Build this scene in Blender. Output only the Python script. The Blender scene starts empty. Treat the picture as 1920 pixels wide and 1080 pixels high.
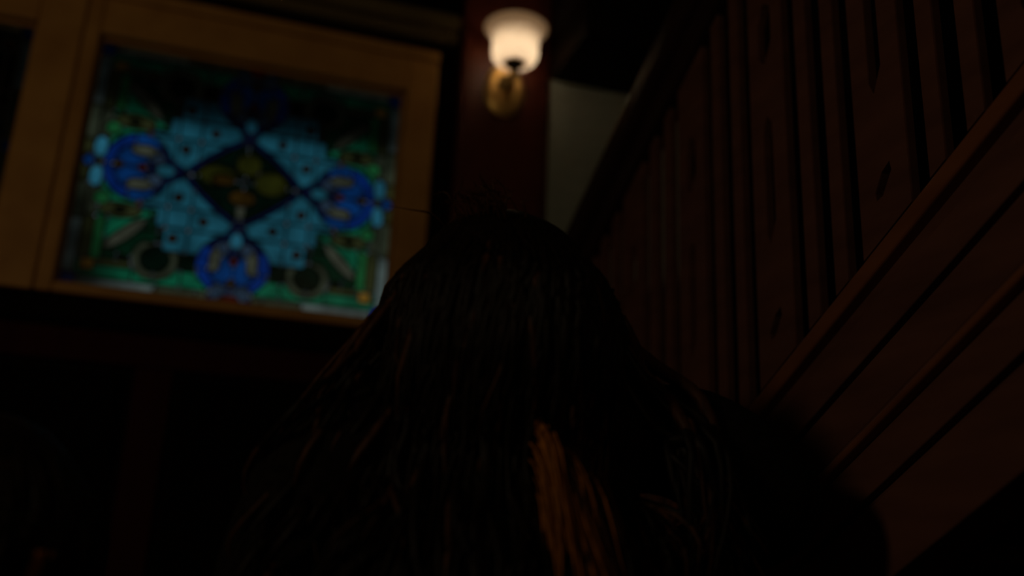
import bpy, bmesh, math, random
import numpy as np
from mathutils import Vector, Matrix
random.seed(7)
sc = bpy.context.scene
COL = sc.collection

# ------------------------------------------------------------------ camera, world, light, exposure
CAM_H = 1.25
cam_d = bpy.data.cameras.new('camera')
cam = bpy.data.objects.new('camera', cam_d)
COL.objects.link(cam)
RX = Vector((0.95070438, -0.30729068, 0.04163678))
UP = Vector((-0.1272759, -0.26423185, 0.95602425))
FW = Vector((0.28277558, 0.9141958, 0.29031708))
m = Matrix.Identity(4)
for i in range(3):
    m[i][0] = RX[i]; m[i][1] = UP[i]; m[i][2] = -FW[i]
m[2][3] = CAM_H
cam.matrix_world = m
cam_d.sensor_width = 36.0
cam_d.lens = 36.0 * 1750 / 1920
cam_d.clip_start = 0.02
cam_d.dof.use_dof = True
cam_d.dof.focus_distance = 1.12
cam_d.dof.aperture_fstop = 1.5
sc.camera = cam

world = bpy.data.worlds.new('dusk_sky'); sc.world = world
world.use_nodes = True
bg = world.node_tree.nodes['Background']
bg.inputs[0].default_value = (0.62, 0.82, 1.0, 1)
bg.inputs[1].default_value = 0.19

def point(name, loc, power, col, radius):
    l = bpy.data.lights.new(name, 'POINT'); l.energy = power; l.color = col; l.shadow_soft_size = radius
    o = bpy.data.objects.new(name, l); o.location = loc; COL.objects.link(o); return o
point('hall_lamp', (-1.18, 0.12, 2.02), 8.0, (1.0, 0.74, 0.42), 0.10)
point('landing_lamp', (0.55, -1.7, 2.60), 4.5, (1.0, 0.66, 0.34), 0.12)  # added unseen fill from behind, brings up the hair

sc.view_settings.view_transform = 'Standard'
sc.view_settings.look = 'None'
sc.view_settings.exposure = 0.0
sc.view_settings.gamma = 1.0
sc.view_settings.use_curve_mapping = False

# ------------------------------------------------------------------ materials
def new_mat(name):
    mt = bpy.data.materials.new(name); mt.use_nodes = True
    return mt, mt.node_tree.nodes, mt.node_tree.links, mt.node_tree.nodes['Principled BSDF']

def wood(name, dark, light, rough=0.45, scale=(1, 1, 1), spec=0.4):
    mt, n, l, b = new_mat(name)
    tc = n.new('ShaderNodeTexCoord'); mp = n.new('ShaderNodeMapping'); mp.inputs['Scale'].default_value = scale
    nz = n.new('ShaderNodeTexNoise'); nz.inputs['Scale'].default_value = 6; nz.inputs['Detail'].default_value = 5
    rp = n.new('ShaderNodeValToRGB')
    rp.color_ramp.elements[0].position = 0.3; rp.color_ramp.elements[0].color = (*dark, 1)
    rp.color_ramp.elements[1].position = 0.72; rp.color_ramp.elements[1].color = (*light, 1)
    bp = n.new('ShaderNodeBump'); bp.inputs['Strength'].default_value = 0.08; bp.inputs['Distance'].default_value = 0.004
    l.new(tc.outputs['Object'], mp.inputs[0]); l.new(mp.outputs[0], nz.inputs['Vector'])
    l.new(nz.outputs['Fac'], rp.inputs[0]); l.new(rp.outputs[0], b.inputs['Base Color'])
    l.new(nz.outputs['Fac'], bp.inputs['Height']); l.new(bp.outputs[0], b.inputs['Normal'])
    b.inputs['Roughness'].default_value = rough; b.inputs['Specular IOR Level'].default_value = spec
    return mt

def noisy(name, dark, light, rough=0.8, scale=12, metallic=0.0, bump=0.1, spec=0.3):
    mt, n, l, b = new_mat(name)
    tc = n.new('ShaderNodeTexCoord')
    nz = n.new('ShaderNodeTexNoise'); nz.inputs['Scale'].default_value = scale; nz.inputs['Detail'].default_value = 4
    rp = n.new('ShaderNodeValToRGB')
    rp.color_ramp.elements[0].position = 0.35; rp.color_ramp.elements[0].color = (*dark, 1)
    rp.color_ramp.elements[1].position = 0.65; rp.color_ramp.elements[1].color = (*light, 1)
    l.new(tc.outputs['Object'], nz.inputs['Vector']); l.new(nz.outputs['Fac'], rp.inputs[0])
    l.new(rp.outputs[0], b.inputs['Base Color'])
    if bump:
        bp = n.new('ShaderNodeBump'); bp.inputs['Strength'].default_value = bump; bp.inputs['Distance'].default_value = 0.003
        l.new(nz.outputs['Fac'], bp.inputs['Height']); l.new(bp.outputs[0], b.inputs['Normal'])
    b.inputs['Roughness'].default_value = rough; b.inputs['Metallic'].default_value = metallic
    b.inputs['Specular IOR Level'].default_value = spec
    return mt

M = {}
M['mahogany'] = wood('mahogany', (0.060, 0.011, 0.006), (0.125, 0.026, 0.012), 0.42, (3, 3, 0.6))
M['stair_wood'] = wood('stair_mahogany', (0.105, 0.044, 0.033), (0.175, 0.074, 0.054), 0.5, (4, 0.8, 4), 0.2)
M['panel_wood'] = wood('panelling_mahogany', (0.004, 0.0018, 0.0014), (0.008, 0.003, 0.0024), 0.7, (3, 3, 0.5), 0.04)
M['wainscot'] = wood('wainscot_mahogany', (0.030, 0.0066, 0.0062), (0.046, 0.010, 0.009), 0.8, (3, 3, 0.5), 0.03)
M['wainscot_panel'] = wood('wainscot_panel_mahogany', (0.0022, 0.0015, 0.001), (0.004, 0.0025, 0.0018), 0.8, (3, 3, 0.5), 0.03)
M['oak'] = wood('window_oak', (0.40, 0.20, 0.050), (0.52, 0.28, 0.080), 0.55, (2, 2, 2), 0.2)
M['dark_beam'] = wood('beam_wood', (0.010, 0.006, 0.004), (0.018, 0.010, 0.007), 0.7, (0.6, 3, 3), 0.1)
M['olive_trim'] = wood('picture_rail_wood', (0.12, 0.09, 0.04), (0.18, 0.14, 0.06), 0.6, (0.6, 3, 3), 0.2)
M['cream'] = noisy('cream_plaster', (0.40, 0.45, 0.40), (0.45, 0.50, 0.44), 0.9, 30, 0, 0.05, 0.1)
M['ceiling'] = noisy('ceiling_wood', (0.02, 0.013, 0.009), (0.03, 0.02, 0.013), 0.9, 8, 0, 0.0, 0.1)
M['floor'] = wood('floor_boards', (0.05, 0.018, 0.009), (0.09, 0.035, 0.017), 0.4, (6, 0.6, 1))
M['brass'] = noisy('polished_brass', (0.80, 0.50, 0.15), (0.92, 0.60, 0.20), 0.38, 20, 0.6, 0.0)
M['bronze'] = noisy('dark_bronze', (0.05, 0.035, 0.018), (0.09, 0.06, 0.03), 0.4, 20, 0.8, 0.0)
M['lead'] = noisy('lead_came', (0.012, 0.012, 0.013), (0.022, 0.022, 0.024), 0.6, 60, 0.3, 0.0)
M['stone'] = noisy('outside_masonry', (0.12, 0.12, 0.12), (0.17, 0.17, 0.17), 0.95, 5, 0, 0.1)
M['bay_stone'] = noisy('dark_bay_masonry', (0.035, 0.035, 0.035), (0.05, 0.05, 0.05), 0.95, 5, 0, 0.1)  # kept dark so the added wall dims the left panes
M['stair_bead'] = wood('stair_bead_mahogany', (0.18, 0.064, 0.030), (0.27, 0.098, 0.045), 0.28, (4, 0.8, 4), 0.5)  # stair wood lightened: highlights on bead and shoe put into the colour
M['boss_brass'] = noisy('bright_brass', (0.80, 0.52, 0.19), (0.9, 0.6, 0.25), 0.35, 20, 0.15, 0.0)
M['rail_wood'] = wood('handrail_mahogany', (0.022, 0.010, 0.008), (0.036, 0.016, 0.012), 0.4, (4, 0.8, 4), 0.3)
M['coat'] = noisy('dark_wool', (0.006, 0.005, 0.0045), (0.012, 0.010, 0.008), 0.95, 90, 0, 0.3, 0.05)
M['trousers'] = noisy('dark_denim', (0.006, 0.007, 0.010), (0.010, 0.011, 0.015), 0.9, 120, 0, 0.2, 0.05)
M['shoes'] = noisy('black_leather', (0.006, 0.005, 0.005), (0.010, 0.009, 0.008), 0.5, 40, 0, 0.1)
M['skin'] = noisy('skin', (0.36, 0.19, 0.13), (0.42, 0.23, 0.16), 0.55, 25, 0, 0.03)
M['eye_white'] = noisy('eye_white', (0.6, 0.58, 0.55), (0.65, 0.63, 0.6), 0.3, 25, 0, 0)

def hair_mat(name, dark, light, rough=0.5):
    mt, n, l, b = new_mat(name)
    tc = n.new('ShaderNodeTexCoord'); mp = n.new('ShaderNodeMapping'); mp.inputs['Scale'].default_value = (60, 60, 7)
    nz = n.new('ShaderNodeTexNoise'); nz.inputs['Scale'].default_value = 3; nz.inputs['Detail'].default_value = 3
    rp = n.new('ShaderNodeValToRGB')
    rp.color_ramp.elements[0].position = 0.35; rp.color_ramp.elements[0].color = (*dark, 1)
    rp.color_ramp.elements[1].position = 0.68; rp.color_ramp.elements[1].color = (*light, 1)
    l.new(tc.outputs['Object'], mp.inputs[0]); l.new(mp.outputs[0], nz.inputs['Vector'])
    l.new(nz.outputs['Fac'], rp.inputs[0]); l.new(rp.outputs[0], b.inputs['Base Color'])
    b.inputs['Roughness'].default_value = rough; b.inputs['Specular IOR Level'].default_value = 0.15
    return mt
M['hair'] = hair_mat('dark_hair', (0.0035, 0.002, 0.0012), (0.011, 0.006, 0.0035))
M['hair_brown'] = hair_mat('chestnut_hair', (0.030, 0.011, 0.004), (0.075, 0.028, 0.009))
M['hair_caramel'] = hair_mat('caramel_hair', (0.20, 0.070, 0.012), (0.46, 0.170, 0.028))  # warm light on the lower hair, put into the colour

def shade_mat():
    mt, n, l, b = new_mat('opal_shade_glass')
    out = n['Material Output']; n.remove(b)
    tr = n.new('ShaderNodeBsdfTranslucent'); tr.inputs[0].default_value = (0.96, 0.88, 0.76, 1)
    df = n.new('ShaderNodeBsdfDiffuse'); df.inputs[0].default_value = (0.75, 0.62, 0.45, 1)
    em = n.new('ShaderNodeEmission'); em.inputs[0].default_value = (1.0, 0.56, 0.25, 1); em.inputs[1].default_value = 0.04
    mx = n.new('ShaderNodeMixShader'); mx.inputs[0].default_value = 0.12
    ad = n.new('ShaderNodeAddShader')
    l.new(tr.outputs[0], mx.inputs[1]); l.new(df.outputs[0], mx.inputs[2])
    l.new(mx.outputs[0], ad.inputs[0]); l.new(em.outputs[0], ad.inputs[1]); l.new(ad.outputs[0], out.inputs[0])
    return mt
M['shade'] = shade_mat()

def glass_mat(name, col):
    mt, n, l, b = new_mat('stained_glass_' + name)
    out = n['Material Output']; n.remove(b)
    tc = n.new('ShaderNodeTexCoord')
    nz = n.new('ShaderNodeTexNoise'); nz.inputs['Scale'].default_value = 22; nz.inputs['Detail'].default_value = 3
    hs = n.new('ShaderNodeMapRange'); hs.inputs[1].default_value = 0.3; hs.inputs[2].default_value = 0.7
    hs.inputs[3].default_value = 0.72; hs.inputs[4].default_value = 1.15
    mc = n.new('ShaderNodeMix'); mc.data_type = 'RGBA'; mc.blend_type = 'MULTIPLY'; mc.inputs[0].default_value = 1.0
    mc.inputs[6].default_value = (*[c ** 0.5 for c in col], 1)
    l.new(tc.outputs['Object'], nz.inputs['Vector']); l.new(nz.outputs['Fac'], hs.inputs[0]); l.new(hs.outputs[0], mc.inputs[7])
    rf = n.new('ShaderNodeBsdfRefraction'); rf.inputs['Roughness'].default_value = 0.45; rf.inputs['IOR'].default_value = 1.12
    gl = n.new('ShaderNodeBsdfGlossy'); gl.inputs['Roughness'].default_value = 0.25; gl.inputs[0].default_value = (0.6, 0.6, 0.6, 1)
    mx = n.new('ShaderNodeMixShader'); mx.inputs[0].default_value = 0.03
    l.new(mc.outputs[2], rf.inputs[0]); l.new(rf.outputs[0], mx.inputs[1]); l.new(gl.outputs[0], mx.inputs[2])
    l.new(mx.outputs[0], out.inputs[0])
    return mt
GLASS = {
    'sky': (0.055, 0.33, 0.40), 'royal': (0.008, 0.080, 0.46), 'navy': (0.004, 0.016, 0.10), 'cobalt': (0.010, 0.12, 0.44),
    'cyan': (0.10, 0.52, 0.66), 'lavender': (0.11, 0.16, 0.23), 'beige': (0.24, 0.21, 0.12), 'olive': (0.13, 0.12, 0.035),
    'white': (0.42, 0.46, 0.36), 'sand': (0.14, 0.14, 0.07), 'green': (0.02, 0.40, 0.16), 'lime': (0.05, 0.36, 0.09),
    'forest': (0.004, 0.060, 0.022), 'bottle': (0.002, 0.018, 0.008), 'gold': (0.085, 0.075, 0.008), 'orange': (0.80, 0.34, 0.04),
    'amber': (0.12, 0.05, 0.006), 'red': (0.26, 0.012, 0.012), 'rust': (0.10, 0.03, 0.01), 'umber': (0.03, 0.03, 0.008)}
for k, c in GLASS.items():
    M['g_' + k] = glass_mat(k, c)

# ------------------------------------------------------------------ helpers
def link(name, me, mat=None, parent=None, **props):
    o = bpy.data.objects.new(name, me)
    COL.objects.link(o)
    if mat is not None:
        me.materials.append(mat)
    if parent is not None:
        o.parent = parent
    for k, v in props.items():
        o[k] = v
    return o

def mesh_from_bm(bm, name, smooth=False):
    bmesh.ops.recalc_face_normals(bm, faces=bm.faces)
    me = bpy.data.meshes.new(name); bm.to_mesh(me); bm.free()
    if smooth:
        me.shade_smooth()
    return me

def add_box(bm, x0, x1, y0, y1, z0, z1, bev=0.0):
    v = [bm.verts.new((x, y, z)) for x in (x0, x1) for y in (y0, y1) for z in (z0, z1)]
    fs = [(0, 1, 3, 2), (4, 6, 7, 5), (0, 4, 5, 1), (2, 3, 7, 6), (0, 2, 6, 4), (1, 5, 7, 3)]
    faces = [bm.faces.new([v[i] for i in f]) for f in fs]
    if bev:
        es = list({e for f in faces for e in f.edges})
        bmesh.ops.bevel(bm, geom=es, offset=bev, segments=2, affect='EDGES', profile=0.5)

def box(name, x0, x1, y0, y1, z0, z1, mat, parent=None, bev=0.0, **props):
    bm = bmesh.new(); add_box(bm, x0, x1, y0, y1, z0, z1, bev)
    return link(name, mesh_from_bm(bm, name), mat, parent, **props)

def empty(name, loc=(0, 0, 0), **props):
    o = bpy.data.objects.new(name, None); COL.objects.link(o); o.location = loc
    o.empty_display_size = 0.05
    for k, v in props.items():
        o[k] = v
    return o

def prism_x(bm, pts, x0, x1):
    """extrude a (y,z) outline between x0 and x1"""
    a = [bm.verts.new((x0, p[0], p[1])) for p in pts]; b = [bm.verts.new((x1, p[0], p[1])) for p in pts]
    bm.faces.new(a); bm.faces.new(b[::-1])
    for i in range(len(pts)):
        j = (i + 1) % len(pts)
        bm.faces.new((a[j], a[i], b[i], b[j]))

def lathe(bm, prof, n=40, cx=0, cy=0, cz=0):
    rings = []
    for r, z in prof:
        if r < 1e-5:
            rings.append([bm.verts.new((cx, cy, cz + z))])
        else:
            rings.append([bm.verts.new((cx + r * math.cos(2 * math.pi * k / n), cy + r * math.sin(2 * math.pi * k / n), cz + z)) for k in range(n)])
    for A, B in zip(rings, rings[1:]):
        for k in range(n):
            j = (k + 1) % n
            if len(A) == 1 and len(B) == 1: continue
            if len(A) == 1: bm.faces.new((A[0], B[k], B[j]))
            elif len(B) == 1: bm.faces.new((A[k], A[j], B[0]))
            else: bm.faces.new((A[k], A[j], B[j], B[k]))

def tube(bm, pts, radii, sides=6, mi=0):
    pts = [Vector(p) for p in pts]
    n = len(pts); prev = None; rings = []
    ref = Vector((0.31, 0.52, 0.79)).normalized()
    for i, p in enumerate(pts):
        t = (pts[min(i + 1, n - 1)] - pts[max(i - 1, 0)])
        t = t.normalized() if t.length > 1e-9 else Vector((0, 0, 1))
        u = t.cross(ref)
        if u.length < 1e-3: u = t.cross(Vector((1, 0, 0)))
        u.normalize(); w = t.cross(u)
        r = radii[i] if hasattr(radii, '__len__') else radii
        rings.append([bm.verts.new(p + (u * math.cos(2 * math.pi * k / sides) + w * math.sin(2 * math.pi * k / sides)) * r) for k in range(sides)])
    for A, B in zip(rings, rings[1:]):
        for k in range(sides):
            j = (k + 1) % sides
            f = bm.faces.new((A[k], A[j], B[j], B[k])); f.material_index = mi; f.smooth = True
    for R_ in (rings[0], rings[-1]):
        f = bm.faces.new(R_); f.material_index = mi

# ------------------------------------------------------------------ room shell
D = 2.3                       # window wall
XL, XR, YF, ZC = -1.75, 1.85, -2.2, 3.35
box('floor', XL - .1, XR + .1, YF - .1, D + .15, -0.1, 0.0, M['floor'], kind='structure')
box('ceiling', XL - .1, XR + .1, YF - .1, D + .15, ZC, ZC + .1, M['ceiling'], kind='structure')
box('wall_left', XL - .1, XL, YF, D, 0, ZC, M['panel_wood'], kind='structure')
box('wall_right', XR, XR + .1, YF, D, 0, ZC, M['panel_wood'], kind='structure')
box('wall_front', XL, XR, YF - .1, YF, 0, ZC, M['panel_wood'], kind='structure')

# window layout (x, z in world)
GX0, GX1, GZ0, GZ1 = -0.394, 0.374, 1.848, 2.488
WSHIFT = -0.919
FR0, FR1, FZ0, FZ1 = -1.46, 0.463, 1.818, 2.628
bm = bmesh.new()                                       # back wall with one opening for the pair of windows
add_box(bm, XL, FR0, D, D + .12, 0, ZC)
add_box(bm, FR1, XR, D, D + .12, 0, ZC)
add_box(bm, FR0, FR1, D, D + .12, 0, FZ0)
add_box(bm, FR0, FR1, D, D + .12, FZ1, ZC)
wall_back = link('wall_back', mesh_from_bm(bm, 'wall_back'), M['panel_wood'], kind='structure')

# wainscot: rails, stiles and raised panels below the windows
box('wainscot_rail', XL, 0.512, D - .022, D, 1.665, 1.742, M['wainscot'], wall_back, .006)
box('wainscot_cap', XL, 0.512, D - .030, D, 1.742, 1.760, M['wainscot_panel'], wall_back, .004)
box('wainscot_rail', XL, 0.512, D - .022, D, 0.20, 0.30, M['wainscot'], wall_back, .006)
for sx in (-1.56, -1.09, -0.62, -0.15, 0.32):
    box('wainscot_stile', sx - .042, sx + .042, D - .022, D, 0.30, 1.665, M['wainscot'], wall_back, .006)
for sx in (-1.56, -1.09, -0.62, -0.15):
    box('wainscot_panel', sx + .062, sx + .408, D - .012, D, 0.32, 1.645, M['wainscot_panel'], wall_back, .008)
box('baseboard_back', XL, 0.512, D - .03, D, 0, 0.20, M['wainscot'], None, .006, kind='structure')
# picture rail above the window and dark beam over the cream wall
bm = bmesh.new()
add_box(bm, XL, 0.513, D - .05, D, 2.700, 2.745, .008); add_box(bm, XL, 0.513, D - .028, D, 2.668, 2.700, .004)
link('trim_1', mesh_from_bm(bm, 'picture_rail'), M['olive_trim'], kind='structure')
box('trim_2', 0.790, XR, D - .30, D, 2.605, ZC, M['dark_beam'], None, .01, kind='structure')
box('wall_plaster', 0.783, 1.22, D - .040, D, 0.95, 2.605, M['cream'], wall_back)

# pillar at the corner, the handrail dies into it
bm = bmesh.new()
add_box(bm, 0.524, 0.783, 2.25, D, 0, ZC, .006)
pillar = link('trim_3', mesh_from_bm(bm, 'pillar'), M['mahogany'], kind='structure')
box('plinth', 0.512, 0.795, 2.238, D, 0, 0.25, M['mahogany'], pillar, .008)

# added outside to dim the glass: slab for its top, dark wall for its left
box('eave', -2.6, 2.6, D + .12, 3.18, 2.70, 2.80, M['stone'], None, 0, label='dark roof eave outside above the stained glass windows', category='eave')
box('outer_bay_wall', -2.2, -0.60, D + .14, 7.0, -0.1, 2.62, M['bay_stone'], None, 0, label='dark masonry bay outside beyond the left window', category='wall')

# ------------------------------------------------------------------ stained glass panel (drawn once as a partition into panes)
HW, HH = 38.4, 32.0
def E(p, q, a, b): return (p / a) ** 2 + (q / b) ** 2 < 1
def classify(X, Y):
    a, b = np.abs(X), np.abs(Y)
    lab = np.full(X.shape, -1, dtype=np.int32); names = []
    sx = (X > 0).astype(int); sy = (Y > 0).astype(int)
    def put(mask, name, idx=0):
        k = len(names); names.append(name)
        mk = mask & (lab < 0)
        lab[mk] = (k * 4096 + (np.zeros_like(lab) + idx))[mk]
    Q = sx + 2 * sy
    # medallions: p outward, q across
    for side in (0, 1):
        p = (a - 25.5) if side == 0 else (b - 22.4)
        q = Y if side == 0 else X
        aq = np.abs(q); sq = (q > 0).astype(int); so = sx if side == 0 else sy
        I = so + 2 * sq
        put(E(p + 1.2, q, 1.1, 1.1), 'red', so)
        put(E(p - 4.5, q, 1.0, 1.2), 'amber', so)
        put(E(p + 6.6, q, 2.3, 1.7), 'cyan' if side else 'sky', so)
        put(E(p + 1.0, aq - 4.5, 3.2, 1.5), 'beige', I)
        put(E(p + 4.3, aq - 2.9, 2.0, 1.6), 'lavender', I)
        if side == 0:
            put((np.abs(p - 11.2) / 1.9 + aq / 2.0 < 1) , 'cobalt', so)
            put(E(p - 9.0, aq - 3.9, 1.7, 3.0), 'cyan', I)
        else:
            put(E(p - 9.4, q, 2.0, 2.6), 'red', so)
            put(E(p - 7.0, aq - 2.8, 2.2, 2.1), 'lavender', I)
            put((aq < 5.2) & (p > 7.0), 'royal', I)
        inn = E(p, q, 5.7, 6.0)
        put(inn & (p > -2.2), 'cobalt', I)
        put(inn, 'navy', I)
        out = E(p, q, 8.0, 8.9)
        put(out & (p > 1.5), 'royal', I)
        put(out & (p > -4.5), 'cobalt' if side == 0 else 'royal', I)
        put(out | ((p < -3) & (p > -13) & (aq < 0.55 * (p + 13)) & (aq > 0.55 * (p + 13) - 2.4)), 'navy', I)
    # centre diamond with gold petals
    dm = (a / 15.0) ** 1.15 + (b / 12.4) ** 1.15
    put(E(X, Y, .9, .9), 'umber', 0)
    put(E(X + 5.0, Y + .1, 3.0, 1.5), 'amber', 0); put(E(X + 6.4, Y - .9, 4.8, 2.9), 'gold', 1)
    put(E(X - .7, Y - 5.0, 3.2, 3.2), 'gold', 2); put(E(X - 6.6, Y - .6, 4.2, 3.4), 'gold', 3)
    put(E(X, Y + 4.3, 3.4, 2.2), 'amber', 4); put(E(X, Y + 8, 1.2, 1.8), 'beige', 5)
    put(dm < 0.86, 'bottle', Q)
    put(dm < 1.0, 'navy', Q)
    # light blue lattice field
    fld = ((a < 23.5) & (b < 10.5)) | ((a < 19.5) & (b < 14.8)) | ((a < 17.2) & (b < 20.8))
    for (nx, ny) in ((15, 6.5), (8.4, 12), (15, 17.3)):
        put(E(a - nx, b - ny, 1.05, 1.05) & fld, 'rust', Q)
    put(fld, 'sky', Q * 64 + (a > 11.6) * 1 + (a > 17.2) * 2 + (b > 9.2) * 4 + (b > 14.8) * 8)
    # corners
    put(E(a - 23.2, b - 9.6, 1.3, 1.3), 'red', Q)
    put(E(a - 32.4, b - 9.2, 1.9, 1.9), 'lime', Q)
    put((a > 34.8) & (b > 28.8), 'royal', Q)
    put((np.abs(a - 33.0) < 1.6) & (np.abs(b - 26.2) < 1.5), 'orange', Q)
    c = math.sqrt(.5); lu = (a - 25.8) * c + (b - 17.6) * c; lv = -(a - 25.8) * c + (b - 17.6) * c
    put(E(lu, lv, 5.9, 1.55), 'beige', Q)
    rr = ((a - 18.2) / 5.4) ** 2 + ((b - 23.2) / 5.2) ** 2
    put((rr < 1) & (rr > .42) & (b > 19.0), 'sand', Q * 2 + (a > 18.2))
    put((rr <= .42), 'bottle', Q)
    put(E(a - 27.8, b - 11.8, 1.4, .7), 'bottle', Q)
    put(E(a - 27.8, b - 11.8, 5.0, 1.9), 'olive', Q)
    put(E(a - 24.5, b - 16.6, 6.2, 6.6) & (lv > 0), 'forest', Q * 2 + (b > 16))
    put(E(a - 24.5, b - 16.6, 6.2, 6.6), 'green', Q)
    put((b > 29.4) & (a > 17.5), 'white', Q)
    put((b > 29.4), 'sand', Q * 2 + (a > 8))
    put((a > 35.7) & (b > 15), 'white', Q)
    put((a > 35.7) & (b > 5.5), 'sand', Q)
    put((a > 35.7), 'olive', Q)
    put((a > 33.0) & (b > 14) & (b < 24.7), 'olive', Q)
    put((a > 30.4) & (b > 14) & (b < 24.7), 'lime', Q)
    put((a > 33.0) & (b <= 14), 'sand', Q)
    put((b > 24.4) & (b < 26.3) & (a > 23.5) & (a < 31.4), 'olive', Q)
    put((b > 25.2), 'green', Q * 4 + (a > 12) + (a > 23))
    put((a > 27) & (b > 20), 'forest', Q)
    put((b > 20), 'bottle', Q)
    put((b < 14), 'green', Q)
    put(lab < 0, 'bottle', Q)
    return lab, names

def make_panel():
    """returns [(pane mesh, material)], lead mesh; local coords: x right, z up (metres), y=0 mid glass"""
    h = 0.25
    nx, ny = int(round(2 * HW / h)), int(round(2 * HH / h))
    xs = (np.arange(nx) + .5) / nx * 2 * HW - HW; ys = (np.arange(ny) + .5) / ny * 2 * HH - HH
    X, Y = np.meshgrid(xs, ys)
    lab, names = classify(X, Y)
    comp = np.full(lab.shape, -1, dtype=np.int32)
    comps = []
    for j in range(ny):
        for i in range(nx):
            if comp[j, i] >= 0: continue
            L = lab[j, i]; c = len(comps); st = [(j, i)]; comp[j, i] = c; cells = []
            while st:
                y, x = st.pop(); cells.append((y, x))
                for dy, dx in ((1, 0), (-1, 0), (0, 1), (0, -1)):
                    yy, xx = y + dy, x + dx
                    if 0 <= yy < ny and 0 <= xx < nx and comp[yy, xx] < 0 and lab[yy, xx] == L:
                        comp[yy, xx] = c; st.append((yy, xx))
            comps.append((L, cells))
    for c, (L, cells) in enumerate(comps):
        if len(cells) < 16:
            for y, x in cells:
                for dy, dx in ((1, 0), (-1, 0), (0, 1), (0, -1)):
                    yy, xx = y + dy, x + dx
                    if 0 <= yy < ny and 0 <= xx < nx and comp[yy, xx] != c and len(comps[comp[yy, xx]][1]) >= 16:
                        t = comp[yy, xx]
                        for cy_, cx_ in cells:
                            comp[cy_, cx_] = t; comps[t][1].append((cy_, cx_))
                        cells.clear(); break
                if not cells: break
    lead = bmesh.new(); panes = []
    def inside(y, x, c): return 0 <= y < ny and 0 <= x < nx and comp[y, x] == c
    for c, (L, cells) in enumerate(comps):
        if len(cells) < 10: continue
        nxt = {}
        for y, x in cells:
            if not inside(y - 1, x, c): nxt.setdefault((x, y), []).append((x + 1, y))
            if not inside(y, x + 1, c): nxt.setdefault((x + 1, y), []).append((x + 1, y + 1))
            if not inside(y + 1, x, c): nxt.setdefault((x + 1, y + 1), []).append((x, y + 1))
            if not inside(y, x - 1, c): nxt.setdefault((x, y + 1), []).append((x, y))
        loops = []
        while nxt:
            s = next(iter(nxt)); loop = [s]; cur = s
            while True:
                o = nxt[cur]; n2 = o.pop()
                if not o: del nxt[cur]
                if n2 == s: break
                loop.append(n2); cur = n2
            loops.append(np.array(loop, float))
        def area(P): return 0.5 * (P[:, 0] * np.roll(P[:, 1], -1) - np.roll(P[:, 0], -1) * P[:, 1]).sum()
        loops.sort(key=lambda P: -abs(area(P)))
        done = []
        for P in loops[:6]:
            if len(P) < 8: continue
            border = (P[:, 0] <= 0) | (P[:, 0] >= nx) | (P[:, 1] <= 0) | (P[:, 1] >= ny)
            S = P.copy()
            for _ in range(4):
                S2 = (np.roll(S, 1, 0) + 2 * S + np.roll(S, -1, 0)) / 4
                S2[border] = S[border]; S = S2
            step = 2 if len(S) < 90 else 3
            S = S[::step]
            T = np.roll(S, -1, 0) - np.roll(S, 1, 0); T /= (np.linalg.norm(T, axis=1, keepdims=True) + 1e-9)
            N = np.stack([-T[:, 1], T[:, 0]], 1)        # inward for a counter-clockwise outer loop
            I = S + N * 0.62
            done.append((S, I))
        if not done: continue
        W = lambda P: np.stack([(P[:, 0] * h - HW) / 100, (P[:, 1] * h - HH) / 100], 1)
        bm = bmesh.new(); edges = []
        for S, I in done:
            pI = W(I); v = [bm.verts.new((p[0], -.002, p[1])) for p in pI]
            for k in range(len(v)):
                try: edges.append(bm.edges.new((v[k], v[(k + 1) % len(v)])))
                except ValueError: pass
            pS = W(S); pI2 = W(S + (I - S) * 1.5); n_ = len(pS)
            va = [lead.verts.new((p[0], -.0035, p[1])) for p in pS]; vb = [lead.verts.new((p[0], -.0035, p[1])) for p in pI2]
            vc = [lead.verts.new((p[0], .0035, p[1])) for p in pS]; vd = [lead.verts.new((p[0], .0035, p[1])) for p in pI2]
            for k in range(n_):
                j = (k + 1) % n_
                lead.faces.new((va[k], va[j], vb[j], vb[k])); lead.faces.new((vb[k], vb[j], vd[j], vd[k])); lead.faces.new((vc[k], vd[k], vd[j], vc[j]))
        bmesh.ops.triangle_fill(bm, use_beauty=True, use_dissolve=False, edges=edges)
        if not bm.faces:
            bm.free(); continue
        g = bmesh.ops.extrude_face_region(bm, geom=list(bm.faces))
        for e in g['geom']:
            if isinstance(e, bmesh.types.BMVert): e.co.y += .004
        panes.append((mesh_from_bm(bm, 'pane'), M['g_' + names[L // 4096]]))
    return panes, mesh_from_bm(lead, 'lead_came')

PANES, LEAD = make_panel()
GCX, GCZ = (GX0 + GX1) / 2, (GZ0 + GZ1) / 2
SX, SZ = (GX1 - GX0) / (2 * HW / 100), (GZ1 - GZ0) / (2 * HH / 100)

def moulded_rail(bm, x0, x1, z0, z1, inner):
    """frame member with a stepped, bevelled inner edge; inner in 'left','right','up','down' or None"""
    add_box(bm, x0, x1, D - .035, D + .06, z0, z1, .004)

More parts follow.
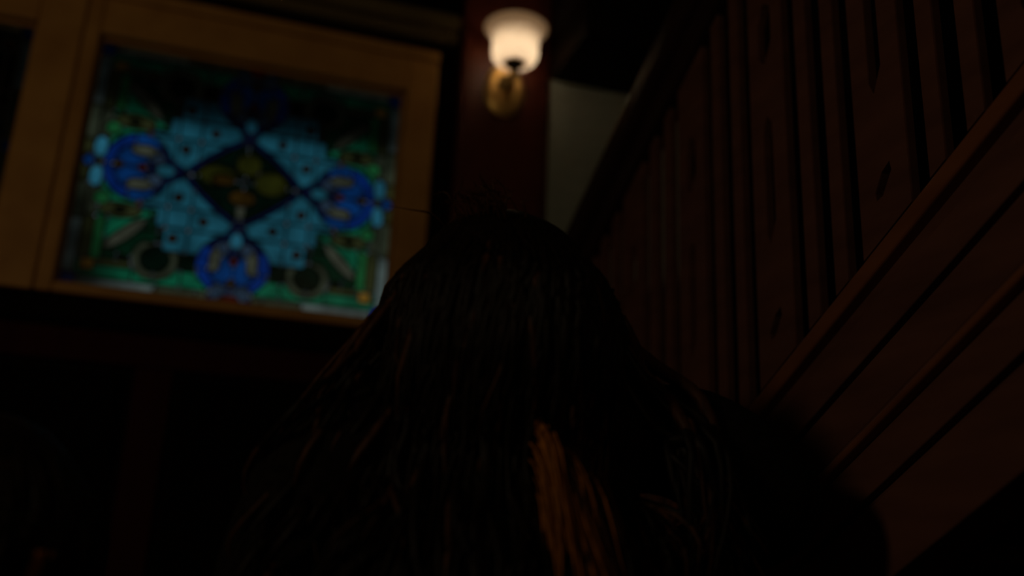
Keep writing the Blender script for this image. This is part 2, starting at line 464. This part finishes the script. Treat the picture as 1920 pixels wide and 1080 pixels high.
def make_window(name, cx, first):
    fx0, fx1 = (GX0 - 0.041, FR1) if first else (FR0, GX0 - 0.0435)
    gx0, gx1 = cx - (GX1 - GX0) / 2, cx + (GX1 - GX0) / 2
    root = empty(name, (cx, D, GZ0)); root['kind'] = 'structure'
    def part(nm, x0, x1, y0, y1, z0, z1, mat, bev):
        o = box(nm, x0 - cx, x1 - cx, y0 - D, y1 - D, z0 - GZ0, z1 - GZ0, mat, root, bev); return o
    part('stile', fx0, gx0 - .004, D - .03, D + .05, FZ0, FZ1, M['oak'], .006)
    part('stile', gx1 + .004, fx1, D - .03, D + .05, FZ0, FZ1, M['oak'], .006)
    part('top_rail', gx0 - .004, gx1 + .004, D - .03, D + .05, GZ1 + .004, FZ1, M['oak'], .006)
    part('bottom_rail', gx0 - .004, gx1 + .004, D - .03, D + .05, FZ0, GZ0 - .004, M['oak'], .006)
    # raised outer moulding along the top, glazing bead round the glass
    part('head_moulding', fx0, fx1, D - .045, D - .03, FZ1 - .04, FZ1 - .008, M['oak'], .006)
    b = .004
    part('glazing_bead', gx0 - .004, gx0 + b, D - .004, D + .009, GZ0, GZ1, M['oak'], .003)
    part('glazing_bead', gx1 - b, gx1 + .004, D - .004, D + .009, GZ0, GZ1, M['oak'], .003)
    part('glazing_bead', gx0 + b, gx1 - b, D - .004, D + .009, GZ1 - b, GZ1 + .004, M['oak'], .003)
    part('glazing_bead', gx0 + b, gx1 - b, D - .004, D + .009, GZ0 - .004, GZ0 + b, M['oak'], .003)
    off = Vector((0, .014, (GZ1 - GZ0) / 2))
    lo = bpy.data.objects.new('lead_came', LEAD); COL.objects.link(lo); lo.parent = root; lo.location = off; lo.scale = (SX, 1, SZ)
    if not LEAD.materials: LEAD.materials.append(M['lead'])
    for me, mt in PANES:
        if not me.materials: me.materials.append(mt)
        o = bpy.data.objects.new('pane', me); COL.objects.link(o); o.parent = root; o.location = off; o.scale = (SX, 1, SZ)
    return root
w1 = make_window('window_1', GCX, True)
w1['label'] = 'blue, green and gold stained glass window in an oak frame beside the sconce'
w2 = make_window('window_2', GCX + WSHIFT, False)
w2['label'] = 'stained glass window cut off by the left edge of the picture'

# ------------------------------------------------------------------ staircase (rises towards the viewer on the right)
XS = 0.75
ST = math.radians(27.098); CS, SN, TN = math.cos(ST), math.sin(ST), math.tan(ST)
def zoff(perp, y): return CAM_H + (perp - y * SN) / CS
stair = empty('staircase', (XS, 2.2, 0), label='dark red mahogany staircase with flat sawn balusters climbing up along the right', category='staircase')
Y0, Y1 = -0.75, 2.245                                   # upper end, lower end
def spart(name, bm, mat=None, parent=None, smooth=False):
    for v in bm.verts: v.co -= Vector((XS, 2.2, 0))
    return link(name, mesh_from_bm(bm, name, smooth), mat or M['stair_wood'], parent or stair)
def rake(bm, p0, p1, x0, x1, bev=0.0):
    """a board along the rake between two perpendicular offsets"""
    n0 = len(bm.verts)
    prism_x(bm, [(Y0, zoff(p0, Y0)), (Y1, zoff(p0, Y1)), (Y1, zoff(p1, Y1)), (Y0, zoff(p1, Y0))], x0, x1)
    if bev:
        es = [e for e in bm.edges if abs(e.verts[0].co.y - e.verts[1].co.y) > 1.0]
        bmesh.ops.bevel(bm, geom=es, offset=bev, segments=3, affect='EDGES', profile=0.5)
def rake_part(name, p0, p1, x0, x1, bev, parent=None):
    bm = bmesh.new(); rake(bm, p0, p1, x0, x1, bev); return spart(name, bm, None, parent)
stringer = rake_part('stringer', .428, .744, XS + .014, XS + .055, 0)
bm = bmesh.new(); rake(bm, .744, .7685, XS - .004, XS + .060, .004); spart('shoe_rail', bm, M['stair_bead'])
rake_part('shoe_fillet', .7685, .776, XS + .006, XS + .030, 0)
rake_part('upper_board', .670, .718, XS + .001, XS + .014, .002, stringer)
rake_part('middle_board', .600, .660, XS + .001, XS + .014, .002, stringer)
bm = bmesh.new(); rake(bm, .578, .588, XS - .014, XS + .014, .004); spart('bead_moulding', bm, M['stair_bead'], stringer)
bm = bmesh.new(); rake(bm, .5885, .5925, XS - .009, XS + .012, .0015); spart('bead_moulding', bm, None, stringer)
rake_part('lower_board', .527, .577, XS + .001, XS + .014, .002, stringer)
rake_part('bottom_board', .428, .512, XS - .004, XS + .014, .003, stringer)
# handrail: rounded top with a grip groove
bm = bmesh.new(); rake(bm, 1.490, 1.560, XS - .034, XS + .045, .018)
hr = spart('handrail', bm, M['rail_wood'])
bm = bmesh.new(); rake(bm, 1.435, 1.490, XS - .012, XS + .034, .004); spart('sub_rail', bm, M['rail_wood'], hr)

PB, PT = .776, 1.440
def board_outline(yc, w): 
    return [(yc - w / 2, zoff(PB, yc - w / 2)), (yc + w / 2, zoff(PB, yc + w / 2)), (yc + w / 2, zoff(PT, yc + w / 2)), (yc - w / 2, zoff(PT, yc - w / 2))]
def filled(loops, x0, x1):
    bm = bmesh.new(); es = []
    for lp in loops:
        v = [bm.verts.new((x0, y, z)) for y, z in lp]
        es += [bm.edges.new((v[i], v[(i + 1) % len(v)])) for i in range(len(v))]
    bmesh.ops.triangle_fill(bm, use_beauty=True, edges=es)
    g = bmesh.ops.extrude_face_region(bm, geom=list(bm.faces))
    for e in g['geom']:
        if isinstance(e, bmesh.types.BMVert): e.co.x += x1 - x0
    return bm
def pierced_board():
    """local y centred, local z measured from the shoe at the centre line"""
    w = .092
    zb = lambda y: -y * TN
    h = (PT - PB) / CS
    out = [(-w / 2, zb(-w / 2)), (w / 2, zb(w / 2)), (w / 2, zb(w / 2) + h), (-w / 2, zb(-w / 2) + h)]
    def hole(pts, z): return [(y, z + dz - y * TN) for y, dz in pts]
    kite = hole([(-.014, .014), (-.0165, .000), (.002, -.019), (.0145, -.016), (.016, -.004), (.002, .012)], .069)
    slot = hole([(-.012, .005), (.004, -.022), (.013, .002), (.013, .165), (.001, .188), (-.012, .165)], .215)
    top = hole([(-.018, -.030), (.002, -.055), (.019, -.028), (.019, .030), (.001, .055), (-.018, .030)], .548)
    return filled([out, kite, slot, top], -.007, .007)
def narrow():
    w = .026; zb = lambda y: -y * TN; h = (PT - PB) / CS
    return filled([[(-w / 2, zb(-w / 2)), (w / 2, zb(w / 2)), (w / 2, zb(w / 2) + h), (-w / 2, zb(-w / 2) + h)]], -.007, .007)
WIDE = mesh_from_bm(pierced_board(), 'pierced_baluster'); WIDE.materials.append(M['stair_wood'])
THIN = mesh_from_bm(narrow(), 'baluster'); THIN.materials.append(M['stair_wood'])
PER = .2455
for k in range(-7, 6):
    yc = .888 + k * PER
    for me, nm, dy in ((WIDE, 'pierced_baluster', 0), (THIN, 'baluster', PER / 2 - .031), (THIN, 'baluster', PER / 2 + .031)):
        y = yc + dy
        if not (Y0 + .05 < y < Y1 - .05): continue
        o = bpy.data.objects.new(nm, me); COL.objects.link(o); o.parent = stair
        o.location = (.010, y - 2.2, zoff(PB, y))
# treads and risers behind the stringer
rise = .165; run = rise / TN; k = 0; y = 2.05
while y > Y0:
    zt = zoff(.70, y)
    bm = bmesh.new(); add_box(bm, XS + .056, 1.80, y - run - .02, y + .02, zt - .03, zt, .004); spart('tread', bm)
    bm = bmesh.new(); add_box(bm, XS + .056, 1.80, y - .012, y, zt - rise, zt - .031); spart('riser', bm)
    y -= run

# ------------------------------------------------------------------ wall sconce on the pillar
LX, LZ, PY = 0.648, CAM_H + 1.281, 2.25
sconce = empty('wall_sconce', (LX, PY, LZ), label='lit brass wall sconce with bell shaped opal glass shade on the pillar', category='lamp')
def sc_part(name, bm, mat, parent=None, smooth=True): return link(name, mesh_from_bm(bm, name, smooth), mat, parent or sconce)
bm = bmesh.new(); lathe(bm, [(0, 0.024), (.018, .023), (.026, .017), (.033, .013), (.040, .016), (.046, .013), (.050, .009), (.056, .007), (.058, 0), (0, 0)], 48)
for v in bm.verts:
    x, y, z = v.co; v.co = Vector((x, -z - 0.0005, y * 1.42))
sc_part('backplate', bm, M['brass'])
bm = bmesh.new(); bmesh.ops.create_uvsphere(bm, u_segments=24, v_segments=16, radius=.025)
for v in bm.verts: v.co += Vector((-.012, -.058, -.002))
sc_part('boss', bm, M['boss_brass'])
AY = -.088
bm = bmesh.new()
pts = []
for k in range(17):
    t = k / 16; a = math.pi * .5 * t
    pts.append((0.0, -.040 + (AY + .040) * math.sin(a), -.008 - .018 * math.sin(math.pi * t) + .018 * (1 - math.cos(a))))
tube(bm, pts, [.008 - .001 * math.sin(math.pi * k / 16) for k in range(17)], 12)
sc_part('arm', bm, M['brass'])
bm = bmesh.new(); lathe(bm, [(0, -.004), (.009, .0), (.012, .010), (.009, .016), (.017, .024), (.027, .034), (.028, .046), (.024, .046), (.022, .036), (0, .034)], 36, 0, AY, .006)
sc_part('fitter', bm, M['bronze'])
bm = bmesh.new(); bmesh.ops.create_uvsphere(bm, u_segments=16, v_segments=10, radius=.009)
for v in bm.verts: v.co += Vector((0, AY, -.004))
sc_part('finial', bm, M['brass'])
prof = [(.022, .000), (.040, -.002), (.055, .006), (.0625, .020), (.0645, .040), (.064, .062), (.0655, .080), (.070, .095), (.078, .108), (.086, .117), (.088, .121), (.0865, .1225)]
prof2 = [(r - .003, z + (.002 if z < .1 else 0)) for r, z in prof[::-1]][1:]
prof = [(r, z * .88) for r, z in prof]; prof2 = [(r, z * .88) for r, z in prof2]
bm = bmesh.new(); lathe(bm, prof + prof2, 56, 0, AY, .044)
shade = sc_part('glass_shade', bm, M['shade'])
bm = bmesh.new(); lathe(bm, [(r * .8, z * .72) for r, z in ((0, 0), (.012, .002), (.013, .018), (.020, .030), (.023, .042), (.020, .054), (.012, .061), (0, .064))], 24, 0, AY, .042)
bulb_m, n_, l_, b_ = new_mat('warm_bulb'); b_.inputs['Emission Color'].default_value = (1, .87, .72, 1); b_.inputs['Emission Strength'].default_value = 13.0
b_.inputs['Base Color'].default_value = (1, .8, .5, 1)
sc_part('bulb', bm, bulb_m)

# ------------------------------------------------------------------ people
def skin_body(name, nodes, edges, levels=2):
    """nodes: {key:(xyz, rx, ry, material index)}"""
    keys = list(nodes); idx = {k: i for i, k in enumerate(keys)}
    me = bpy.data.meshes.new(name + '_skeleton')
    me.from_pydata([nodes[k][0] for k in keys], [(idx[a], idx[b]) for a, b in edges], [])
    o = bpy.data.objects.new(name + '_skeleton', me); COL.objects.link(o)
    md = o.modifiers.new('skin', 'SKIN'); md.use_smooth_shade = True; md.branch_smoothing = 0.4
    sb = o.modifiers.new('sub', 'SUBSURF'); sb.levels = levels
    for i, k in enumerate(keys):
        sv = me.skin_vertices[0].data[i]; sv.radius = (nodes[k][1], nodes[k][2]); sv.use_root = (k == 'pelvis')
    dg = bpy.context.evaluated_depsgraph_get(); dg.update()
    ev = o.evaluated_get(dg)
    out = bpy.data.meshes.new_from_object(ev)
    bpy.data.objects.remove(o)
    P = np.array([nodes[k][0] for k in keys]); MI = [nodes[k][3] for k in keys]
    co = np.empty(len(out.vertices) * 3); out.vertices.foreach_get('co', co); co = co.reshape(-1, 3)
    segs = [(idx[a], idx[b]) for a, b in edges]
    out.materials.clear()
    for f in out.polygons:
        c = np.array(f.center); best = 9; mi = 0
        for a, b in segs:
            ab = P[b] - P[a]; t = np.clip(((c - P[a]) @ ab) / (ab @ ab + 1e-9), 0, 1)
            d = np.linalg.norm(c - P[a] - ab * t)
            if d < best: best = d; mi = MI[a] if t < .5 else MI[b]
        f.material_index = mi; f.use_smooth = True
    return out

def hand_nodes(nodes, edges, key, wrist, dirv, palmn, thumb_side):
    """palm and five curled fingers; dirv: finger direction, palmn: towards the palm side"""
    d = Vector(dirv).normalized(); pn = Vector(palmn).normalized(); s = d.cross(pn).normalized() * thumb_side
    w = Vector(wrist)
    nodes[key + 'palm'] = (tuple(w + d * .045), .020, .034, 0); edges.append((key + 'wrist', key + 'palm'))
    nodes[key + 'knuck'] = (tuple(w + d * .085), .017, .036, 0); edges.append((key + 'palm', key + 'knuck'))
    for i, (off, ln) in enumerate(((.027, .068), (.009, .078), (-.009, .072), (-.026, .056))):
        prev = key + 'knuck'; p0 = w + d * .092 + s * off
        for j, (f, c) in enumerate(((.3, .06), (.68, .30), (1.0, .62))):
            q = p0 + d * ln * f + pn * ln * c
            kk = key + 'f%d%d' % (i, j); nodes[kk] = (tuple(q), .0088 - .001 * j, .0088 - .001 * j, 0); edges.append((prev, kk)); prev = kk
    prev = key + 'palm'
    for j, (a, b, c) in enumerate(((.045, .036, .006), (.066, .050, .016), (.088, .052, .030))):
        kk = key + 't%d' % j; nodes[kk] = (tuple(w + d * a + s * b + pn * c), .0105 - .001 * j, .0105 - .001 * j, 0); edges.append((prev, kk)); prev = kk

def build_person(label, loc, head, pose, scale=1.0):
    root = empty('person', loc, label=label, category='person', group='people')
    S = scale
    hx, hy, hz = head
    N = {}; Ed = []
    def nd(k, xyz, rx, ry, mi): N[k] = (tuple(c * S for c in xyz), rx * S, ry * S, mi)
    nd('pelvis', (0, 0, .92), .165, .115, 1); nd('waist', (0, .0, 1.08), .150, .105, 1); nd('chest', (0, -.01, 1.26), .200, .120, 1)
    nd('upper', (0, -.005, 1.36), .120, .085, 1); nd('neck', (hx * .4, .0, 1.425), .055, .055, 1); nd('jaw', (hx * .8, hy * .8 + .01, hz - .085), .052, .062, 0)
    nd('skull', (hx, hy, hz), .074, .092, 0); nd('crown', (hx, hy - .005, hz + .070), .052, .064, 0)
    Ed += [('pelvis', 'waist'), ('waist', 'chest'), ('chest', 'upper'), ('upper', 'neck'), ('neck', 'jaw'), ('jaw', 'skull'), ('skull', 'crown')]
    for s, nm in ((-1, 'l'), (1, 'r')):
        sh, el, wr = pose[nm]
        nd(nm + 'cla', (s * .10, 0, 1.385), .062, .062, 1); nd(nm + 'sh', sh, .070, .070, 1); nd(nm + 'up', tuple((Vector(sh) * .45 + Vector(el) * .55)), .074, .074, 1)
        nd(nm + 'el', el, .052, .052, 1); nd(nm + 'fo', tuple((Vector(el) * .45 + Vector(wr) * .55)), .045, .045, 1); nd(nm + 'cuff', tuple(Vector(el) * .12 + Vector(wr) * .88), .038, .038, 1)
        nd(nm + 'wrist', wr, .020, .027, 0)
        Ed += [('upper', nm + 'cla'), (nm + 'cla', nm + 'sh'), (nm + 'sh', nm + 'up'), (nm + 'up', nm + 'el'), (nm + 'el', nm + 'fo'), (nm + 'fo', nm + 'cuff'), (nm + 'cuff', nm + 'wrist')]
        fy = pose['stride'] * s
        nd(nm + 'hip', (s * .095, 0, .83), .098, .105, 2); nd(nm + 'kn', (s * .10, fy * .5 + .03, .48), .062, .064, 2); nd(nm + 'ca', (s * .10, fy * .8 - .01, .30), .056, .060, 2)
        nd(nm + 'an', (s * .10, fy, .085), .040, .042, 2); nd(nm + 'he', (s * .10, fy - .015, .042), .036, .038, 3); nd(nm + 'ba', (s * .105, fy + .11, .034), .042, .032, 3); nd(nm + 'to', (s * .105, fy + .185, .028), .032, .024, 3)
        Ed += [('pelvis', nm + 'hip'), (nm + 'hip', nm + 'kn'), (nm + 'kn', nm + 'ca'), (nm + 'ca', nm + 'an'), (nm + 'an', nm + 'he'), (nm + 'he', nm + 'ba'), (nm + 'ba', nm + 'to')]
        sub = {}; e2 = []
        d = (Vector(wr) - Vector(el)).normalized()
        hand_nodes(sub, e2, nm, wr, d, (0, -.35, -1) if abs(d.z) < .8 else (-s, 0, 0), s if abs(d.z) < .8 else 1)
        for k, v in sub.items(): N[k] = (tuple(c * S for c in v[0]), v[1] * S, v[2] * S, v[3])
        Ed += e2
    me = skin_body('body', N, Ed)
    for mt in ('skin', 'coat', 'trousers', 'shoes'): me.materials.append(M[mt])
    # face towards +y: brow, nose, lips, chin
    for v in me.vertices:
        p = (v.co / S) - Vector((hx, hy, hz))
        if p.y > .03 and abs(p.x) < .08 and -.13 < p.z < .1:
            g = lambda x, z, sx_, sz_: math.exp(-((p.x - x) / sx_) ** 2 - ((p.z - z) / sz_) ** 2)
            dy = .022 * g(0, -.035, .012, .022) + .006 * g(0, .012, .05, .012) - .008 * (g(.031, -.006, .016, .012) + g(-.031, -.006, .016, .012)) + .007 * g(0, -.070, .022, .008) + .008 * g(0, -.1, .025, .015)
            v.co.y += dy * S
    body = link('body', me, None, root)
    for s in (-1, 1):
        bm = bmesh.new(); bmesh.ops.create_uvsphere(bm, u_segments=14, v_segments=10, radius=.0125 * S)
        for v in bm.verts: v.co += Vector((hx + s * .031, hy + .064, hz - .006)) * S
        e = link('eye', mesh_from_bm(bm, 'eye', True), M['eye_white'], root)
        bm = bmesh.new(); bmesh.ops.create_uvsphere(bm, u_segments=12, v_segments=8, radius=.006 * S)
        for v in bm.verts: v.co = Vector((v.co.x, v.co.y * .4, v.co.z)) + Vector((hx + s * .031, hy + .0755, hz - .006)) * S
        link('iris', mesh_from_bm(bm, 'iris', True), M['shoes'], e)
        bm = bmesh.new()
        pts = [Vector((hx + s * (.074 + .012 * math.sin(math.pi * t)), hy - .005 + .016 * math.cos(2 * math.pi * t * .8), hz + .022 - .06 * t)) * S for t in [i / 8 for i in range(9)]]
        tube(bm, pts, [.007 * S] * 9, 8)
        link('ear', mesh_from_bm(bm, 'ear', True), M['skin'], root)
    return root

def lock(bm, path, r, wave=0.0, turns=3.0, mi=0, sides=5, n=16, phase=0.0, lat=Vector((1, 0, 0))):
    """a tapered lock of hair along control points (Catmull-Rom), with waves"""
    P = [Vector(p) for p in path]; P = [P[0] * 2 - P[1]] + P + [P[-1] * 2 - P[-2]]
    pts = []; m_ = len(P) - 3
    for k in range(n + 1):
        t = k / n * m_; i = min(int(t), m_ - 1); f = t - i
        a, b, c, d = P[i:i + 4]
        q = 0.5 * ((2 * b) + (c - a) * f + (2 * a - 5 * b + 4 * c - d) * f * f + (3 * b - a - 3 * c + d) * f ** 3)
        s = k / n
        q = q + lat * wave * s * math.sin(turns * 2 * math.pi * s + phase) + Vector((0, 1, 0)) * wave * .6 * s * math.cos(turns * 2 * math.pi * s + phase)
        pts.append(q)
    rad = [r * (0.55 + .45 * math.sin(math.pi * min(1, .15 + s_ * 1.0))) * (1 - .75 * max(0, (s_ - .55) / .45) ** 1.5) for s_ in [k / n for k in range(n + 1)]]
    tube(bm, pts, rad, sides, mi)

# --- foreground person with long loose hair, back to the viewer
BX, BY = 0.285, 0.93
pA = build_person('person in a dark coat with long loose wavy brown hair, back turned, in the centre', (BX, BY, 0), (-.010, .005, 1.495),
                  {'l': ((-.175, 0, 1.365), (-.235, .06, 1.10), (-.15, .27, 1.04)), 'r': ((.190, -.01, 1.405), (.335, -.03, 1.325), (.27, .24, 1.25)), 'stride': .14})
rnd = random.Random(3)
HC = Vector((-.010, .0, 1.490))
def scalp(az, el, a=.108, b=.125, c=.135):
    return HC + Vector((a * math.cos(el) * math.cos(az), b * math.cos(el) * math.sin(az), c * math.sin(el)))
bm = bmesh.new()
bmesh.ops.create_uvsphere(bm, u_segments=48, v_segments=32, radius=1.0)
kill = []
for v in bm.verts:                                    # cap of hair: open over the face, long at the nape
    x, y, z = v.co
    face = y > .45 and z < .35
    if face: kill.append(v)
    k = 1 + .03 * math.sin(9 * math.atan2(y, x) + 3 * z) + .02 * math.sin(21 * math.atan2(y, x))
    widen = 1 + .16 * max(0, -z)
    v.co = HC + Vector((x * .112 * k * widen, y * .118 * k, z * .138 if z > 0 else z * .16))
bmesh.ops.delete(bm, geom=kill, context='VERTS')
for f in bm.faces: f.smooth = True
# long locks falling from crown over the back and both sides
for i in range(950):
    az = math.radians(rnd.uniform(172, 368)); el = math.radians(rnd.uniform(5, 80))
    r0 = scalp(az, el, .107, .114, .134)
    side = math.cos(az); back = -math.sin(az)
    mid = scalp(az, math.radians(rnd.uniform(-5, 12)), .124, .134, .14)
    low = scalp(az, math.radians(-48), .165, .150, .16) + Vector((rnd.gauss(0, .012), rnd.gauss(0, .01), -.01))
    endx = low.x * 1.15 + side * rnd.uniform(-.01, .05) + rnd.gauss(0, .02)
    endz = rnd.uniform(1.02, 1.17) if back > .25 else rnd.uniform(1.10, 1.26)
    endy = min(low.y, -.05) - rnd.uniform(.035, .075)
    mid2 = Vector(((low.x + endx) / 2, endy + .01, (low.z + endz) / 2))
    xw = low.x
    if xw > .015 and xw < .20 and back > .1:
        mi = 1 if rnd.random() < .6 else 0  # browner mix right of the spine paints the warm light's dim edge
    else:
        mi = 0 if rnd.random() < .9 else 1
    # the crown part of every lock stays dark: coloured locks start at the nape
    lock(bm, [r0, mid, low], rnd.uniform(.002, .0055), rnd.uniform(.003, .012), rnd.uniform(.7, 2.4), 0 if rnd.random() < .95 else 1, 4, 9, rnd.uniform(0, 6.28))
    lock(bm, [mid + (low - mid) * rnd.uniform(.5, 1.0), low + Vector((0, 0, -.02)), mid2, Vector((endx, endy, endz))], rnd.uniform(.002, .005), rnd.uniform(.006, .022), rnd.uniform(.8, 2.2), mi, 4, 12, rnd.uniform(0, 6.28))
# locks with warm light painted in, over the rest, right of the spine
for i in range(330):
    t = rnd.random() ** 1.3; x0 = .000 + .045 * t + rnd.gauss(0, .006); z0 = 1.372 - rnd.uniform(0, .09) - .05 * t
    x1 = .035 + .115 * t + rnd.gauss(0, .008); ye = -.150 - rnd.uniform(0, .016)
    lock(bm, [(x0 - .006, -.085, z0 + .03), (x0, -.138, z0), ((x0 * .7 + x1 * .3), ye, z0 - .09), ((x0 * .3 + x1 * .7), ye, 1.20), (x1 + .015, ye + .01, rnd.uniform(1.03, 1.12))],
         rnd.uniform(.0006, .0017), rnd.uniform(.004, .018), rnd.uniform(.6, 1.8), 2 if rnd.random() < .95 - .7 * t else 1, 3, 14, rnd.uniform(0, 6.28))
# curls swinging out on the left
for i in range(46):
    z0 = rnd.uniform(1.36, 1.50); x0 = -.13 - rnd.uniform(0, .025)
    ln = rnd.uniform(.04, .11)
    lock(bm, [(x0 + .03, rnd.uniform(-.06, .04), z0 + .04), (x0 - .01, rnd.uniform(-.06, .03), z0 - .02), (x0 - ln * .7, rnd.uniform(-.06, .02), z0 - .06 - ln * .35), (x0 - ln, rnd.uniform(-.06, .02), z0 - .09 - ln * .6), (x0 - ln * .55, rnd.uniform(-.06, .02), z0 - .13 - ln * .8)],
         rnd.uniform(.002, .005), rnd.uniform(.004, .012), rnd.uniform(1.5, 3.5), 1 if rnd.random() < .5 else 0, 4, 18, rnd.uniform(0, 6.28), Vector((.6, 0, .8)))
# thick hair on the right shoulder
for i in range(46):
    z0 = rnd.uniform(1.40, 1.50)
    lock(bm, [(.11, rnd.uniform(-.05, .04), z0 + .03), (.15, rnd.uniform(-.07, .03), z0 - .03), (.175 + rnd.uniform(-.02, .04), rnd.uniform(-.10, -.05), 1.40 - rnd.uniform(0, .04)), (.19 + rnd.uniform(-.04, .05), -.115, rnd.uniform(1.18, 1.30))],
         rnd.uniform(.005, .009), .006, 2, 0 if rnd.random() < .7 else 1, 5, 14, rnd.uniform(0, 6.28))
for i in range(90):
    sd = rnd.choice((-1, 1)); u_ = rnd.random()
    lock(bm, [HC + Vector((sd * (.012 + .03 * u_), .045 + .05 * u_, .134 - .02 * u_)), HC + Vector((sd * (.060 + .02 * u_), .098 - .012 * u_, .085 - .03 * u_)), HC + Vector((sd * (.098 + .008 * u_), .066, .0)), HC + Vector((sd * .112, .045, -.09)), HC + Vector((sd * (.115 + rnd.gauss(0, .01)), .05 + rnd.gauss(0, .012), -.20))],
         rnd.uniform(.003, .007), .005, 1.6, 0, 4, 14, rnd.uniform(0, 6.28))
# fine flyaway strands round the crown
for i in range(46):
    az = math.radians(rnd.gauss(232, 22)); el = math.radians(rnd.uniform(48, 82))
    r0 = scalp(az, el, .107, .114, .133); d = (r0 - HC).normalized()
    bias = Vector((-.006, 0, 0))
    t1 = r0 + d * rnd.uniform(.006, .03) + bias + Vector((rnd.gauss(0, .011), 0, rnd.uniform(0, .012)))
    t2 = t1 + Vector((rnd.gauss(-.004, .016), rnd.gauss(0, .02), rnd.uniform(-.012, .010)))
    lock(bm, [r0, (r0 + t1) / 2 + d * .006, t1, t2], rnd.uniform(.0007, .0016), .004, 1.5, 1, 3, 9, rnd.uniform(0, 6))
me = mesh_from_bm(bm, 'hair')
hair = link('hair', me, None, pA, label='long loose wavy hair, nearly black with chestnut and caramel locks')
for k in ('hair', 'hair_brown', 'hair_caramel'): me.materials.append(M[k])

# --- shorter person at the lower left edge
pB = build_person('shorter person in dark clothes at the lower left edge, mostly out of the picture', (-0.180, 0.90, 0), (0, .005, 1.495),
                  {'l': ((-.175, 0, 1.365), (-.235, .02, 1.10), (-.17, .20, 1.0)), 'r': ((.175, 0, 1.365), (.225, .02, 1.10), (.16, .20, 1.0)), 'stride': -.10}, 0.838)
HC = Vector((0, .0, 1.490)); rnd = random.Random(11)
bm = bmesh.new(); bmesh.ops.create_uvsphere(bm, u_segments=40, v_segments=26, radius=1.0)
kill = []
for v in bm.verts:
    x, y, z = v.co
    if y > .45 and z < .35: kill.append(v)
    v.co = HC + Vector((x * .108 * (1 + .15 * max(0, -z)), y * .116, z * .135 if z > 0 else z * .16))
bmesh.ops.delete(bm, geom=kill, context='VERTS')
for f in bm.faces: f.smooth = True
for i in range(170):
    az = math.radians(rnd.uniform(172, 368)); el = math.radians(rnd.uniform(5, 80)); side = math.cos(az)
    r0 = scalp(az, el, .105, .112, .132); mid = scalp(az, math.radians(5), .118, .130, .14); low = scalp(az, math.radians(-48), .155, .14, .16)
    end = Vector((low.x * 1.12 + rnd.gauss(0, .015), min(low.y, -.04) - rnd.uniform(.03, .06), rnd.uniform(1.12, 1.25)))
    lock(bm, [r0, mid, low], rnd.uniform(.005, .009), .006, 2.2, 0, 4, 12, rnd.uniform(0, 6.28))
    if .58 < side < .70 and math.sin(az) < 0:
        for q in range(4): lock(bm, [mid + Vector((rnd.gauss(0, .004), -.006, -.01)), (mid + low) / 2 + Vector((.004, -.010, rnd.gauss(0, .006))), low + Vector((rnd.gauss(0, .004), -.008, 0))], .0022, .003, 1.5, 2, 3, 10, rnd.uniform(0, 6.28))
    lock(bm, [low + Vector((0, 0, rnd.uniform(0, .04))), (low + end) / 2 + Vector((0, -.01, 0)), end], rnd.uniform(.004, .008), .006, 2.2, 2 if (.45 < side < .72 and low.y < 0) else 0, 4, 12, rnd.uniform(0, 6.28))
for i in range(90):
    sd = rnd.choice((-1, 1)); u_ = rnd.random()
    lock(bm, [HC + Vector((sd * (.012 + .03 * u_), .045 + .05 * u_, .134 - .02 * u_)), HC + Vector((sd * (.060 + .02 * u_), .098 - .012 * u_, .085 - .03 * u_)), HC + Vector((sd * (.098 + .008 * u_), .066, .0)), HC + Vector((sd * .112, .045, -.09)), HC + Vector((sd * (.115 + rnd.gauss(0, .01)), .05 + rnd.gauss(0, .012), -.20))],
         rnd.uniform(.003, .007), .005, 1.6, 0, 4, 14, rnd.uniform(0, 6.28))
for v in bm.verts: v.co *= 0.838
me = mesh_from_bm(bm, 'hair')
link('hair', me, None, pB)
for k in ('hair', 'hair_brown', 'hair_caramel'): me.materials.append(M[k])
